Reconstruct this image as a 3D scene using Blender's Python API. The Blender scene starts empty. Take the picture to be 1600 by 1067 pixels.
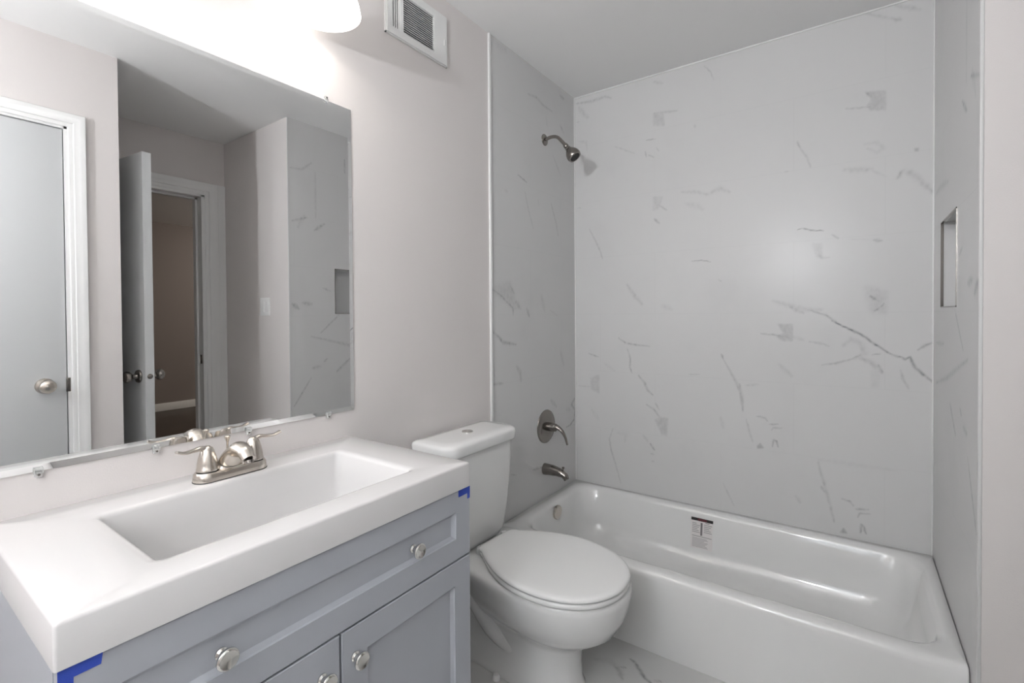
import bpy, bmesh, math, random
import numpy as np
from mathutils import Vector, Matrix

# ---------------------------------------------------------------- camera, world, lights, exposure
scene = bpy.context.scene
COL = scene.collection
PI = math.pi
W = 1.524            # tub length
H = 2.4194           # ceiling height

def setup_camera():
    yaw, pitch, roll, f = 0.61444, -0.01313, -0.00699, 753.607
    fwd = Vector((math.cos(yaw)*math.cos(pitch), math.sin(yaw)*math.cos(pitch), math.sin(pitch)))
    right = Vector((math.sin(yaw), -math.cos(yaw), 0)); up = right.cross(fwd)
    r2 = right*math.cos(roll)+up*math.sin(roll); u2 = -right*math.sin(roll)+up*math.cos(roll)
    cd = bpy.data.cameras.new('camera'); cam = bpy.data.objects.new('camera', cd); COL.objects.link(cam)
    m = Matrix((r2, u2, -fwd)).transposed().to_4x4()
    m.translation = Vector((-2.41156, -1.27165, 1.21851)); cam.matrix_world = m
    cd.sensor_width = 36; cd.sensor_fit = 'HORIZONTAL'; cd.lens = f*36/1600
    cd.shift_y = -(533.5-501.401)/1600
    cd.clip_start = 0.02
    scene.camera = cam
setup_camera()

world = bpy.data.worlds.new('world'); scene.world = world; world.use_nodes = True
world.node_tree.nodes['Background'].inputs[0].default_value = (0.55, 0.65, 0.85, 1)
world.node_tree.nodes['Background'].inputs[1].default_value = 0.5
scene.view_settings.view_transform = 'Standard'; scene.view_settings.look = 'None'
scene.view_settings.gamma = 1.0; scene.view_settings.use_curve_mapping = False
scene.view_settings.exposure = 0.14

BULB_X = (-2.105, -1.643); BULB_Y = -0.122; RIM_Z = 2.027
def light(name, kind, loc, energy, color, **kw):
    d = bpy.data.lights.new(name, kind); d.energy = energy; d.color = color
    o = bpy.data.objects.new(name, d); o.location = loc; COL.objects.link(o)
    for k, v in kw.items():
        if k == 'rot': o.rotation_euler = v
        else: setattr(d, k, v)
    return o
for bx_ in BULB_X:
    light('vanity_bulb_light', 'POINT', (bx_, BULB_Y, RIM_Z+0.036), 4.4, (1.0, 0.94, 0.885), shadow_soft_size=0.022)
# added fill from the left, placed at a made-up window in the end wall
light('added_left_fill', 'AREA', (-3.46, -0.98, 1.65), 3.0, (0.86, 0.93, 1.0), rot=(0, -PI/2, 0),
      shape='RECTANGLE', size=1.10, size_y=0.56)
light('added_sconce_fill', 'POINT', (-3.36, -0.76, 1.755), 68.0, (0.96, 0.975, 1.0), shadow_soft_size=0.04)  # strong fill from the left, given to an added, unseen wall lamp
light('added_hall_fill', 'POINT', (1.6, -4.3, 2.2), 45.0, (1.0, 0.9, 0.8), shadow_soft_size=0.08)  # added fill to brighten the hall; it has no fitting

# ---------------------------------------------------------------- helpers
WL = {}
def wl(o): return WL.get(o.name, Vector((0, 0, 0)))
def link(o, parent=None):
    COL.objects.link(o)
    if parent is not None:
        o.parent = parent
        o.location = o.location - wl(parent)
    return o
def tag(o, label, cat, group=None):
    o['label'] = label; o['category'] = cat
    if group: o['group'] = group
    return o
def thing(name, label, cat, loc, group=None):
    o = bpy.data.objects.new(name, None); COL.objects.link(o); o.location = loc
    o.empty_display_size = 0.05; WL[o.name] = Vector(loc)
    return tag(o, label, cat, group)
def obj(name, bm, mat, parent=None, smooth=True, angle=35, label=None, structure=False):
    bmesh.ops.recalc_face_normals(bm, faces=bm.faces)
    me = bpy.data.meshes.new(name); bm.to_mesh(me); bm.free()
    me.materials.append(mat)
    if smooth:
        me.polygons.foreach_set('use_smooth', [True]*len(me.polygons))
        me.set_sharp_from_angle(angle=math.radians(angle))
    o = bpy.data.objects.new(name, me); link(o, parent)
    if label: o['label'] = label
    if structure: o['kind'] = 'structure'
    return o
def B(): return bmesh.new()
def box(bm, x0, x1, y0, y1, z0, z1, bev=0.0, seg=2, M=None):
    t = bmesh.new()
    bmesh.ops.create_cube(t, size=1)
    for v in t.verts:
        v.co = Vector(((x0+x1)/2+v.co.x*(x1-x0), (y0+y1)/2+v.co.y*(y1-y0), (z0+z1)/2+v.co.z*(z1-z0)))
    if bev > 0:
        bmesh.ops.bevel(t, geom=list(t.edges), offset=bev, segments=seg, profile=0.5, affect='EDGES')
    if M is not None: bmesh.ops.transform(t, matrix=M, verts=t.verts)
    merge(bm, t); return bm
def merge(bm, t):
    me = bpy.data.meshes.new('tmp'); t.to_mesh(me); t.free(); bm.from_mesh(me); bpy.data.meshes.remove(me)
def loft(bm, rings, cap0=True, cap1=True, closed=True):
    vr = [[bm.verts.new(p) for p in r] for r in rings]
    n = len(rings[0])
    for a, b in zip(vr[:-1], vr[1:]):
        for i in range(n if closed else n-1):
            j = (i+1) % n
            bm.faces.new((a[i], a[j], b[j], b[i]))
    if cap0: bm.faces.new(list(reversed(vr[0])))
    if cap1: bm.faces.new(vr[-1])
    return bm
def frame_of(ax):
    ax = Vector(ax).normalized()
    t = Vector((0, 0, 1)) if abs(ax.z) < 0.9 else Vector((1, 0, 0))
    u = ax.cross(t).normalized(); v = ax.cross(u).normalized()
    return ax, u, v
def lathe(bm, prof, org, ax, n=40, cap0=True, cap1=True, sx=1.0, sy=1.0):
    ax, u, v = frame_of(ax); org = Vector(org)
    rings = [[org+ax*h+(u*math.cos(2*PI*k/n)*sx+v*math.sin(2*PI*k/n)*sy)*max(r, 1e-5) for k in range(n)] for r, h in prof]
    return loft(bm, rings, cap0, cap1)
def spline(pts, sub=8):
    P = [Vector(p) for p in pts]; out = []
    Q = [P[0]*2-P[1]]+P+[P[-1]*2-P[-2]]
    for i in range(1, len(Q)-2):
        for s in range(sub):
            t = s/sub
            a, b, c, d = Q[i-1], Q[i], Q[i+1], Q[i+2]
            out.append(0.5*((2*b)+(c-a)*t+(2*a-5*b+4*c-d)*t*t+(-a+3*b-3*c+d)*t**3))
    out.append(P[-1]); return out
def tube(bm, pts, rad, n=16, sub=8, flat=None, upv=(0, 0, 1), cap=True):
    """swept tube; rad = list of radii (or (ru, rv)) at the control points"""
    path = spline(pts, sub); m = len(pts)-1
    R = [r if isinstance(r, tuple) else (r, r) for r in rad]
    rings = []
    for i, p in enumerate(path):
        t = i/sub; k = min(int(t), m-1); fr = t-k
        fr = fr*fr*(3-2*fr)
        ru = R[k][0]*(1-fr)+R[k+1][0]*fr; rv = R[k][1]*(1-fr)+R[k+1][1]*fr
        a = path[max(i-1, 0)]; b = path[min(i+1, len(path)-1)]
        tan = (b-a).normalized(); up = Vector(upv)
        s = tan.cross(up); s = s.normalized() if s.length > 1e-4 else Vector((1, 0, 0))
        w_ = s.cross(tan).normalized()
        rings.append([p+s*math.cos(2*PI*q/n)*ru+w_*math.sin(2*PI*q/n)*rv for q in range(n)])
    return loft(bm, rings, cap, cap)
def rrect(x0, x1, y0, y1, z, r, k=8):
    """rounded rectangle, r = one radius or four (x1y1, x0y1, x0y0, x1y0)"""
    if not isinstance(r, (tuple, list)): r = (r,)*4
    pts = []
    for (cx, cy, a0, rr, sx, sy) in ((x1, y1, 0, r[0], -1, -1), (x0, y1, 90, r[1], 1, -1), (x0, y0, 180, r[2], 1, 1), (x1, y0, 270, r[3], -1, 1)):
        ox, oy = cx+sx*rr, cy+sy*rr
        for i in range(k+1):
            a = math.radians(a0+90*i/k)
            pts.append(Vector((ox+rr*math.cos(a), oy+rr*math.sin(a), z)))
    return pts

# ---------------------------------------------------------------- materials
def mat(name, color, rough=0.5, metal=0.0, coat=0.0, spec=0.5, bump=0.0, bscale=200.0, aniso=0.0, var=0.0):
    m = bpy.data.materials.new(name); m.use_nodes = True; nt = m.node_tree; N = nt.nodes; L = nt.links
    b = N['Principled BSDF']
    b.inputs['Base Color'].default_value = (*color, 1); b.inputs['Roughness'].default_value = rough
    b.inputs['Metallic'].default_value = metal; b.inputs['Coat Weight'].default_value = coat
    b.inputs['Coat Roughness'].default_value = 0.05
    b.inputs['Specular IOR Level'].default_value = spec
    if aniso: b.inputs['Anisotropic'].default_value = aniso
    tc = N.new('ShaderNodeTexCoord')
    no = N.new('ShaderNodeTexNoise'); no.inputs['Scale'].default_value = bscale; no.inputs['Detail'].default_value = 3
    L.new(tc.outputs['Object'], no.inputs['Vector'])
    if bump:
        bp = N.new('ShaderNodeBump'); bp.inputs['Strength'].default_value = bump; bp.inputs['Distance'].default_value = 0.002
        L.new(no.outputs['Fac'], bp.inputs['Height']); L.new(bp.outputs['Normal'], b.inputs['Normal'])
    if var:
        n2 = N.new('ShaderNodeTexNoise'); n2.inputs['Scale'].default_value = 2.5; L.new(tc.outputs['Object'], n2.inputs['Vector'])
        hs = N.new('ShaderNodeMix'); hs.data_type = 'RGBA'
        hs.inputs[6].default_value = (*[c*(1-var) for c in color], 1); hs.inputs[7].default_value = (*[min(1, c*(1+var)) for c in color], 1)
        L.new(n2.outputs['Fac'], hs.inputs[0]); L.new(hs.outputs[2], b.inputs['Base Color'])
    else:
        rr = N.new('ShaderNodeMapRange'); rr.inputs[3].default_value = rough*0.93; rr.inputs[4].default_value = rough*1.07
        L.new(no.outputs['Fac'], rr.inputs[0]); L.new(rr.outputs[0], b.inputs['Roughness'])
    return m

def marble_mat(name, base, vein, rough, spec=0.5):
    m = bpy.data.materials.new(name); m.use_nodes = True; nt = m.node_tree; N = nt.nodes; L = nt.links
    b = N['Principled BSDF']; b.inputs['Roughness'].default_value = rough
    b.inputs['Specular IOR Level'].default_value = spec
    at = N.new('ShaderNodeAttribute'); at.attribute_name = 'vein'
    tc = N.new('ShaderNodeTexCoord')
    n1 = N.new('ShaderNodeTexNoise'); n1.inputs['Scale'].default_value = 45; n1.inputs['Detail'].default_value = 5; n1.inputs['Roughness'].default_value = 0.65
    n2 = N.new('ShaderNodeTexNoise'); n2.inputs['Scale'].default_value = 3.2; n2.inputs['Detail'].default_value = 4
    L.new(tc.outputs['Object'], n1.inputs['Vector']); L.new(tc.outputs['Object'], n2.inputs['Vector'])
    mr = N.new('ShaderNodeMapRange'); mr.inputs[1].default_value = 0.3; mr.inputs[2].default_value = 0.7
    mr.inputs[3].default_value = 0.45; mr.inputs[4].default_value = 1.35; L.new(n1.outputs['Fac'], mr.inputs[0])
    mu = N.new('ShaderNodeMath'); mu.operation = 'MULTIPLY'; L.new(at.outputs['Fac'], mu.inputs[0]); L.new(mr.outputs[0], mu.inputs[1])
    cl = N.new('ShaderNodeMapRange'); cl.inputs[1].default_value = 0.56; cl.inputs[2].default_value = 0.75
    cl.inputs[3].default_value = 0.0; cl.inputs[4].default_value = 0.05; L.new(n2.outputs['Fac'], cl.inputs[0])
    ad = N.new('ShaderNodeMath'); ad.operation = 'ADD'; ad.use_clamp = True; L.new(mu.outputs[0], ad.inputs[0]); L.new(cl.outputs[0], ad.inputs[1])
    mx = N.new('ShaderNodeMix'); mx.data_type = 'RGBA'; mx.inputs[6].default_value = (*base, 1); mx.inputs[7].default_value = (*vein, 1)
    L.new(ad.outputs[0], mx.inputs[0]); L.new(mx.outputs[2], b.inputs['Base Color'])
    return m

M_PAINT = mat('greige_wall_paint', (0.72, 0.685, 0.67), 0.55, spec=0.35, bump=0.15, bscale=350)
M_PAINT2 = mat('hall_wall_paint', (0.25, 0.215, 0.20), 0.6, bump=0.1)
M_CEIL = mat('ceiling_paint', (0.92, 0.915, 0.905), 0.9, spec=0.1, bump=0.25, bscale=500)
M_TRIM = mat('white_trim_paint', (0.82, 0.82, 0.81), 0.3, bump=0.03)
M_DOOR = mat('white_door_paint', (0.66, 0.675, 0.68), 0.35, bump=0.05, bscale=90)
M_TILETRIM = mat('tile_edge_trim', (0.68, 0.68, 0.675), 0.5)
M_TILE = marble_mat('marble_wall_tile', (0.67, 0.667, 0.663), (0.16, 0.165, 0.18), 0.27, 0.22)
M_FLOOR = marble_mat('marble_floor_tile', (0.62, 0.62, 0.61), (0.12, 0.12, 0.125), 0.18)
M_PORC = mat('white_porcelain', (0.80, 0.80, 0.79), 0.10, coat=0.4)
M_TUB = mat('white_tub_enamel', (0.80, 0.80, 0.79), 0.09, coat=0.4)
M_SEAT = mat('white_seat_plastic', (0.84, 0.84, 0.83), 0.22)
M_TOP = mat('white_cultured_marble', (0.70, 0.69, 0.685), 0.14, coat=0.2)
M_CAB = mat('blue_grey_cabinet_paint', (0.43, 0.45, 0.49), 0.38, bump=0.04, bscale=120, var=0.02)
M_GAP = mat('cabinet_gap_shade', (0.03, 0.03, 0.035), 0.8)
M_NICK = mat('brushed_nickel', (0.66, 0.61, 0.55), 0.24, metal=1.0, aniso=0.4)
M_NICKD = mat('dark_satin_nickel', (0.27, 0.25, 0.23), 0.24, metal=1.0)
M_CHROME = mat('polished_nickel', (0.72, 0.71, 0.68), 0.10, metal=1.0)
M_BLACK = mat('black_rubber', (0.02, 0.02, 0.02), 0.6)
M_TAPE = mat('blue_masking_tape', (0.030, 0.075, 0.46), 0.6, bump=0.3, bscale=700)
M_WOOD = mat('dark_wood_floor', (0.06, 0.045, 0.035), 0.4, bump=0.1, bscale=60, var=0.25)
M_VENT = mat('white_vent_enamel', (0.80, 0.80, 0.79), 0.4)
M_DARK = mat('vent_shade_colour', (0.10, 0.10, 0.10), 0.8)
M_SWITCH = mat('white_switch_plastic', (0.84, 0.84, 0.83), 0.3)

def mirror_mat():
    m = bpy.data.materials.new('silvered_mirror_glass'); m.use_nodes = True; b = m.node_tree.nodes['Principled BSDF']
    b.inputs['Base Color'].default_value = (0.875, 0.88, 0.88, 1); b.inputs['Metallic'].default_value = 1; b.inputs['Roughness'].default_value = 0.0
    N = m.node_tree.nodes; tc = N.new('ShaderNodeTexCoord'); no = N.new('ShaderNodeTexNoise'); no.inputs['Scale'].default_value = 900
    mr = N.new('ShaderNodeMapRange'); mr.inputs[1].default_value = 0.74; mr.inputs[2].default_value = 0.8; mr.inputs[3].default_value = 0.0; mr.inputs[4].default_value = 0.25
    m.node_tree.links.new(tc.outputs['Object'], no.inputs['Vector']); m.node_tree.links.new(no.outputs['Fac'], mr.inputs[0]); m.node_tree.links.new(mr.outputs[0], b.inputs['Roughness'])
    return m
M_MIRROR = mirror_mat()
def glass_mat(name, color, alpha):
    m = bpy.data.materials.new(name); m.use_nodes = True; b = m.node_tree.nodes['Principled BSDF']
    b.inputs['Base Color'].default_value = (*color, 1); b.inputs['Roughness'].default_value = 0.05
    b.inputs['Transmission Weight'].default_value = alpha; b.inputs['IOR'].default_value = 1.45
    return m
M_CLIP = glass_mat('clear_plastic', (0.95, 0.96, 0.95), 0.8)
def emit_mat(name, color, strength):
    m = bpy.data.materials.new(name); m.use_nodes = True; b = m.node_tree.nodes['Principled BSDF']
    b.inputs['Base Color'].default_value = (0.9, 0.9, 0.88, 1); b.inputs['Roughness'].default_value = 0.3
    b.inputs['Emission Color'].default_value = (*color, 1); b.inputs['Emission Strength'].default_value = strength
    return m
M_BULB = emit_mat('lit_bulb', (1.0, 0.93, 0.85), 12.0)
M_SHADE = emit_mat('lit_opal_glass', (1.0, 0.955, 0.91), 2.3)
M_FILLGLOW = emit_mat('added_fill_glow', (0.78, 0.88, 1.0), 1.0)  # glow for the added window pane and the added sconce shade
VEIN_BACK = [
 ('L', [(-1.116, 1.23), (-1.18, 1.208), (-1.225, 1.171), (-1.279, 1.137)], 0.006, 0.35),
 ('L', [(-1.203, 1.184), (-1.251, 1.155), (-1.296, 1.132), (-1.335, 1.099), (-1.372, 1.07), (-1.396, 1.053)], 0.0065, 0.62),
 ('L', [(-1.396, 1.053), (-1.428, 1.039), (-1.44, 1.032)], 0.007, 0.3),
 ('L', [(-1.422, 1.044), (-1.441, 1.035), (-1.455, 1.043), (-1.47, 1.004), (-1.5, 0.972), (-1.524, 0.949)], 0.0075, 0.6),
 ('L', [(-0.985, 1.271), (-1.052, 1.248), (-1.116, 1.23), (-1.169, 1.23)], 0.016, 0.15),
 ('L', [(-1.052, 1.242), (-1.1, 1.217)], 0.012, 0.2),
 ('L', [(-1.478, 1.071), (-1.5, 1.091), (-1.524, 1.102)], 0.008, 0.35),
 ('L', [(-0.937, 1.126), (-0.995, 1.121), (-1.052, 1.108)], 0.006, 0.3),
 ('B', [(-1.005, 1.167), (-1.059, 1.167), (-1.059, 1.097), (-1.02, 1.097), (-1.0, 1.113), (-1.025, 1.13)], 0.004, 0.22),
 ('L', [(-1.064, 1.114), (-1.1, 1.101)], 0.012, 0.12),
 ('L', [(-1.123, 1.094), (-1.169, 1.087), (-1.192, 1.077)], 0.007, 0.2),
 ('L', [(-1.167, 0.998), (-1.214, 1.006), (-1.264, 1.024), (-1.3, 1.044)], 0.006, 0.27),
 ('L', [(-1.242, 1.081), (-1.268, 1.108), (-1.3, 1.093), (-1.315, 1.052), (-1.279, 1.03)], 0.016, 0.14),
 ('L', [(-1.3, 1.031), (-1.332, 1.019), (-1.368, 0.978)], 0.016, 0.18),
 ('L', [(-1.356, 1.008), (-1.37, 0.983)], 0.007, 0.3),
 ('L', [(-1.336, 1.048), (-1.364, 1.052)], 0.004, 0.35),
 ('L', [(-1.426, 0.992), (-1.434, 0.957), (-1.451, 0.921)], 0.007, 0.22),
 ('B', [(-1.336, 0.981), (-1.356, 0.982), (-1.356, 0.921), (-1.336, 0.919)], 0.008, 0.07),
 ('L', [(-1.01, 0.989), (-1.045, 0.955), (-1.057, 0.941)], 0.016, 0.12),
 ('B', [(-1.137, 1.507), (-1.164, 1.504), (-1.164, 1.45), (-1.151, 1.457)], 0.008, 0.14),
 ('L', [(-1.146, 1.468), (-1.166, 1.448), (-1.193, 1.448)], 0.008, 0.16),
 ('L', [(-1.331, 1.284), (-1.356, 1.263)], 0.008, 0.4),
 ('L', [(-1.374, 1.253), (-1.36, 1.235), (-1.343, 1.222)], 0.006, 0.4),
 ('B', [(-1.321, 1.315), (-1.376, 1.293), (-1.374, 1.22), (-1.339, 1.22), (-1.331, 1.264)], 0.016, 0.15),
 ('L', [(-1.078, 1.575), (-1.097, 1.579), (-1.13, 1.567), (-1.173, 1.562)], 0.0045, 0.5),
 ('L', [(-1.202, 1.541), (-1.224, 1.525)], 0.006, 0.3),
 ('L', [(-1.257, 1.517), (-1.341, 1.509)], 0.005, 0.06),
 ('L', [(-1.341, 1.506), (-1.367, 1.501)], 0.01, 0.25),
 ('B', [(-1.313, 2.101), (-1.376, 2.089), (-1.376, 2.016), (-1.329, 2.025), (-1.319, 2.046), (-1.333, 2.072)], 0.004, 0.2),
 ('L', [(-1.317, 2.097), (-1.333, 2.078)], 0.008, 0.3),
 ('L', [(-1.249, 2.05), (-1.298, 2.043), (-1.329, 2.038)], 0.006, 0.22),
 ('L', [(-1.313, 1.894), (-1.35, 1.894), (-1.372, 1.864), (-1.35, 1.853), (-1.321, 1.874)], 0.012, 0.1),
 ('L', [(-1.246, 1.803), (-1.309, 1.792), (-1.334, 1.79)], 0.018, 0.14),
 ('L', [(-1.334, 1.785), (-1.379, 1.754)], 0.008, 0.1),
 ('L', [(-1.416, 1.741), (-1.43, 1.763), (-1.458, 1.753), (-1.487, 1.714), (-1.524, 1.665)], 0.018, 0.15),
 ('L', [(-1.414, 1.738), (-1.426, 1.761)], 0.008, 0.2),
 ('L', [(-1.487, 1.712), (-1.522, 1.667)], 0.008, 0.15),
 ('B', [(-1.468, 1.844), (-1.477, 1.843), (-1.477, 1.833), (-1.468, 1.835)], 0.004, 0.25),
 ('L', [(-1.078, 1.954), (-1.087, 1.927), (-1.115, 1.875), (-1.127, 1.833)], 0.006, 0.2),
 ('L', [(-1.078, 1.954), (-1.085, 1.928)], 0.006, 0.25),
 ('L', [(-1.025, 1.832), (-1.044, 1.831)], 0.004, 0.25),
 ('L', [(-0.589, 1.811), (-0.665, 1.8), (-0.708, 1.781)], 0.012, 0.14),
 ('L', [(-0.708, 1.781), (-0.765, 1.802), (-0.807, 1.778)], 0.016, 0.14),
 ('L', [(-0.611, 1.752), (-0.664, 1.733), (-0.688, 1.714)], 0.02, 0.09),
 ('L', [(-0.637, 1.471), (-0.685, 1.471), (-0.722, 1.462)], 0.004, 0.45),
 ('L', [(-0.756, 1.376), (-0.773, 1.366)], 0.004, 0.3),
 ('B', [(-0.45, 1.807), (-0.495, 1.8), (-0.472, 1.746), (-0.45, 1.742)], 0.006, 0.13),
 ('L', [(-0.479, 1.761), (-0.517, 1.733)], 0.006, 0.28),
 ('L', [(-0.453, 1.697), (-0.479, 1.671)], 0.009, 0.32),
 ('L', [(-0.455, 2.227), (-0.512, 2.219), (-0.569, 2.211)], 0.009, 0.2),
 ('B', [(-0.451, 2.224), (-0.5, 2.212), (-0.506, 2.154), (-0.451, 2.167)], 0.005, 0.15),
 ('L', [(-0.414, 2.101), (-0.461, 2.097)], 0.004, 0.4),
 ('L', [(-0.408, 2.044), (-0.414, 2.016)], 0.005, 0.5),
 ('L', [(-0.424, 2.024), (-0.454, 2.006)], 0.004, 0.35),
 ('L', [(-0.464, 2.052), (-0.48, 2.032)], 0.004, 0.25),
 ('L', [(-0.241, 2.104), (-0.295, 2.076), (-0.353, 2.045)], 0.005, 0.18),
 ('L', [(-0.019, 2.386), (-0.113, 2.376), (-0.188, 2.381), (-0.224, 2.364)], 0.012, 0.22),
 ('L', [(-0.035, 2.361), (-0.062, 2.319), (-0.086, 2.293)], 0.02, 0.14),
 ('L', [(-0.019, 2.284), (-0.035, 2.28)], 0.004, 0.3),
 ('L', [(-0.034, 2.175), (-0.077, 2.162), (-0.081, 2.116)], 0.01, 0.12),
 ('L', [(-0.094, 1.684), (-0.128, 1.621), (-0.158, 1.556), (-0.169, 1.517)], 0.0055, 0.25),
 ('L', [(-0.02, 1.809), (-0.044, 1.806)], 0.004, 0.25),
 ('L', [(-0.309, 1.37), (-0.344, 1.319), (-0.388, 1.268)], 0.016, 0.16),
 ('L', [(-0.494, 1.257), (-0.541, 1.24)], 0.022, 0.09),
 ('L', [(-0.259, 1.091), (-0.301, 1.065), (-0.343, 1.059), (-0.428, 1.052)], 0.007, 0.3),
 ('L', [(-0.086, 1.002), (-0.144, 0.984)], 0.006, 0.32),
 ('L', [(-0.181, 0.951), (-0.236, 0.916)], 0.012, 0.08),
 ('L', [(-0.308, 1.035), (-0.325, 0.985), (-0.322, 0.938), (-0.335, 0.909)], 0.006, 0.32),
 ('L', [(-0.37, 0.898), (-0.4, 0.864), (-0.417, 0.826), (-0.443, 0.805)], 0.009, 0.3),
 ('L', [(-0.457, 0.764), (-0.476, 0.734)], 0.006, 0.3),
 ('L', [(-0.41, 0.753), (-0.45, 0.731), (-0.479, 0.695)], 0.007, 0.28),
 ('B', [(-0.456, 0.679), (-0.489, 0.696), (-0.518, 0.693), (-0.514, 0.609), (-0.489, 0.612)], 0.005, 0.2),
 ('B', [(-0.097, 0.865), (-0.147, 0.886), (-0.146, 0.789), (-0.101, 0.806)], 0.005, 0.16),
 ('L', [(-0.022, 0.817), (-0.093, 0.819)], 0.005, 0.15),
 ('L', [(-0.104, 0.693), (-0.142, 0.645)], 0.02, 0.07),
 ('L', [(-0.227, 0.604), (-0.205, 0.549), (-0.216, 0.488), (-0.241, 0.417), (-0.27, 0.32)], 0.006, 0.25),
 ('L', [(-0.393, 0.592), (-0.416, 0.563)], 0.012, 0.12),
 ('L', [(-0.429, 0.555), (-0.452, 0.525)], 0.007, 0.4),
 ('L', [(-0.432, 0.503), (-0.449, 0.502)], 0.006, 0.2),
 ('L', [(-0.436, 0.467), (-0.449, 0.466)], 0.006, 0.2),
 ('L', [(-0.253, 0.587), (-0.299, 0.586), (-0.292, 0.544)], 0.016, 0.07),
 ('L', [(-0.77, 1.027), (-0.778, 1.006)], 0.007, 0.35),
 ('L', [(-0.778, 1.006), (-0.812, 0.943), (-0.834, 0.9), (-0.853, 0.848), (-0.861, 0.775)], 0.008, 0.22),
 ('L', [(-0.847, 0.892), (-0.861, 0.819), (-0.863, 0.769)], 0.01, 0.2),
 ('L', [(-0.877, 0.733), (-0.89, 0.676), (-0.903, 0.634)], 0.007, 0.2),
 ('L', [(-0.874, 0.888), (-0.927, 0.895)], 0.008, 0.14),
 ('L', [(-0.618, 0.921), (-0.672, 0.924)], 0.004, 0.2),
 ('B', [(-0.924, 0.617), (-0.934, 0.63), (-0.945, 0.614), (-0.924, 0.608)], 0.004, 0.4),
 ('L', [(-0.921, 0.753), (-0.955, 0.748), (-0.963, 0.735)], 0.006, 0.3),
 ('L', [(-0.97, 0.721), (-1.005, 0.726)], 0.005, 0.35),
 ('L', [(-0.98, 0.697), (-0.985, 0.709), (-1.02, 0.711)], 0.005, 0.28),
 ('L', [(-0.983, 0.623), (-0.988, 0.655), (-0.998, 0.651), (-1.005, 0.626)], 0.005, 0.42),
 ('L', [(-0.767, 0.729), (-0.778, 0.682)], 0.014, 0.12),
 ('L', [(-1.156, 0.584), (-1.165, 0.537), (-1.177, 0.498), (-1.192, 0.434), (-1.211, 0.343)], 0.009, 0.22),
 ('L', [(-1.165, 0.482), (-1.177, 0.463)], 0.009, 0.25),
 ('L', [(-1.156, 0.595), (-1.226, 0.596), (-1.312, 0.595), (-1.413, 0.595)], 0.014, 0.06),
 ('L', [(-1.239, 0.446), (-1.265, 0.441), (-1.276, 0.425)], 0.006, 0.32),
 ('L', [(-1.285, 0.414), (-1.325, 0.42)], 0.006, 0.35),
 ('L', [(-1.291, 0.381), (-1.297, 0.399), (-1.331, 0.404)], 0.005, 0.3),
 ('L', [(-1.3, 0.318), (-1.304, 0.353), (-1.312, 0.345), (-1.319, 0.32)], 0.006, 0.5),
 ('B', [(-1.235, 0.304), (-1.244, 0.322), (-1.252, 0.306)], 0.004, 0.5),
 ('L', [(-1.074, 0.422), (-1.088, 0.397)], 0.012, 0.14),
 ('L', [(-0.778, 0.42), (-0.8, 0.373), (-0.825, 0.324)], 0.005, 0.2),
 ('L', [(-1.408, 2.411), (-1.447, 2.387), (-1.481, 2.368)], 0.014, 0.16),
 ('L', [(-1.308, 2.418), (-1.369, 2.379), (-1.418, 2.351)], 0.01, 0.15),
 ('L', [(-1.405, 2.358), (-1.422, 2.35)], 0.012, 0.25),
 ('L', [(-0.695, 2.391), (-0.724, 2.356), (-0.738, 2.316)], 0.005, 0.2),
 ('L', [(-0.455, 2.384), (-0.497, 2.365)], 0.012, 0.14),
 ('L', [(-0.65, 2.121), (-0.656, 2.11)], 0.008, 0.15),
]
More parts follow.
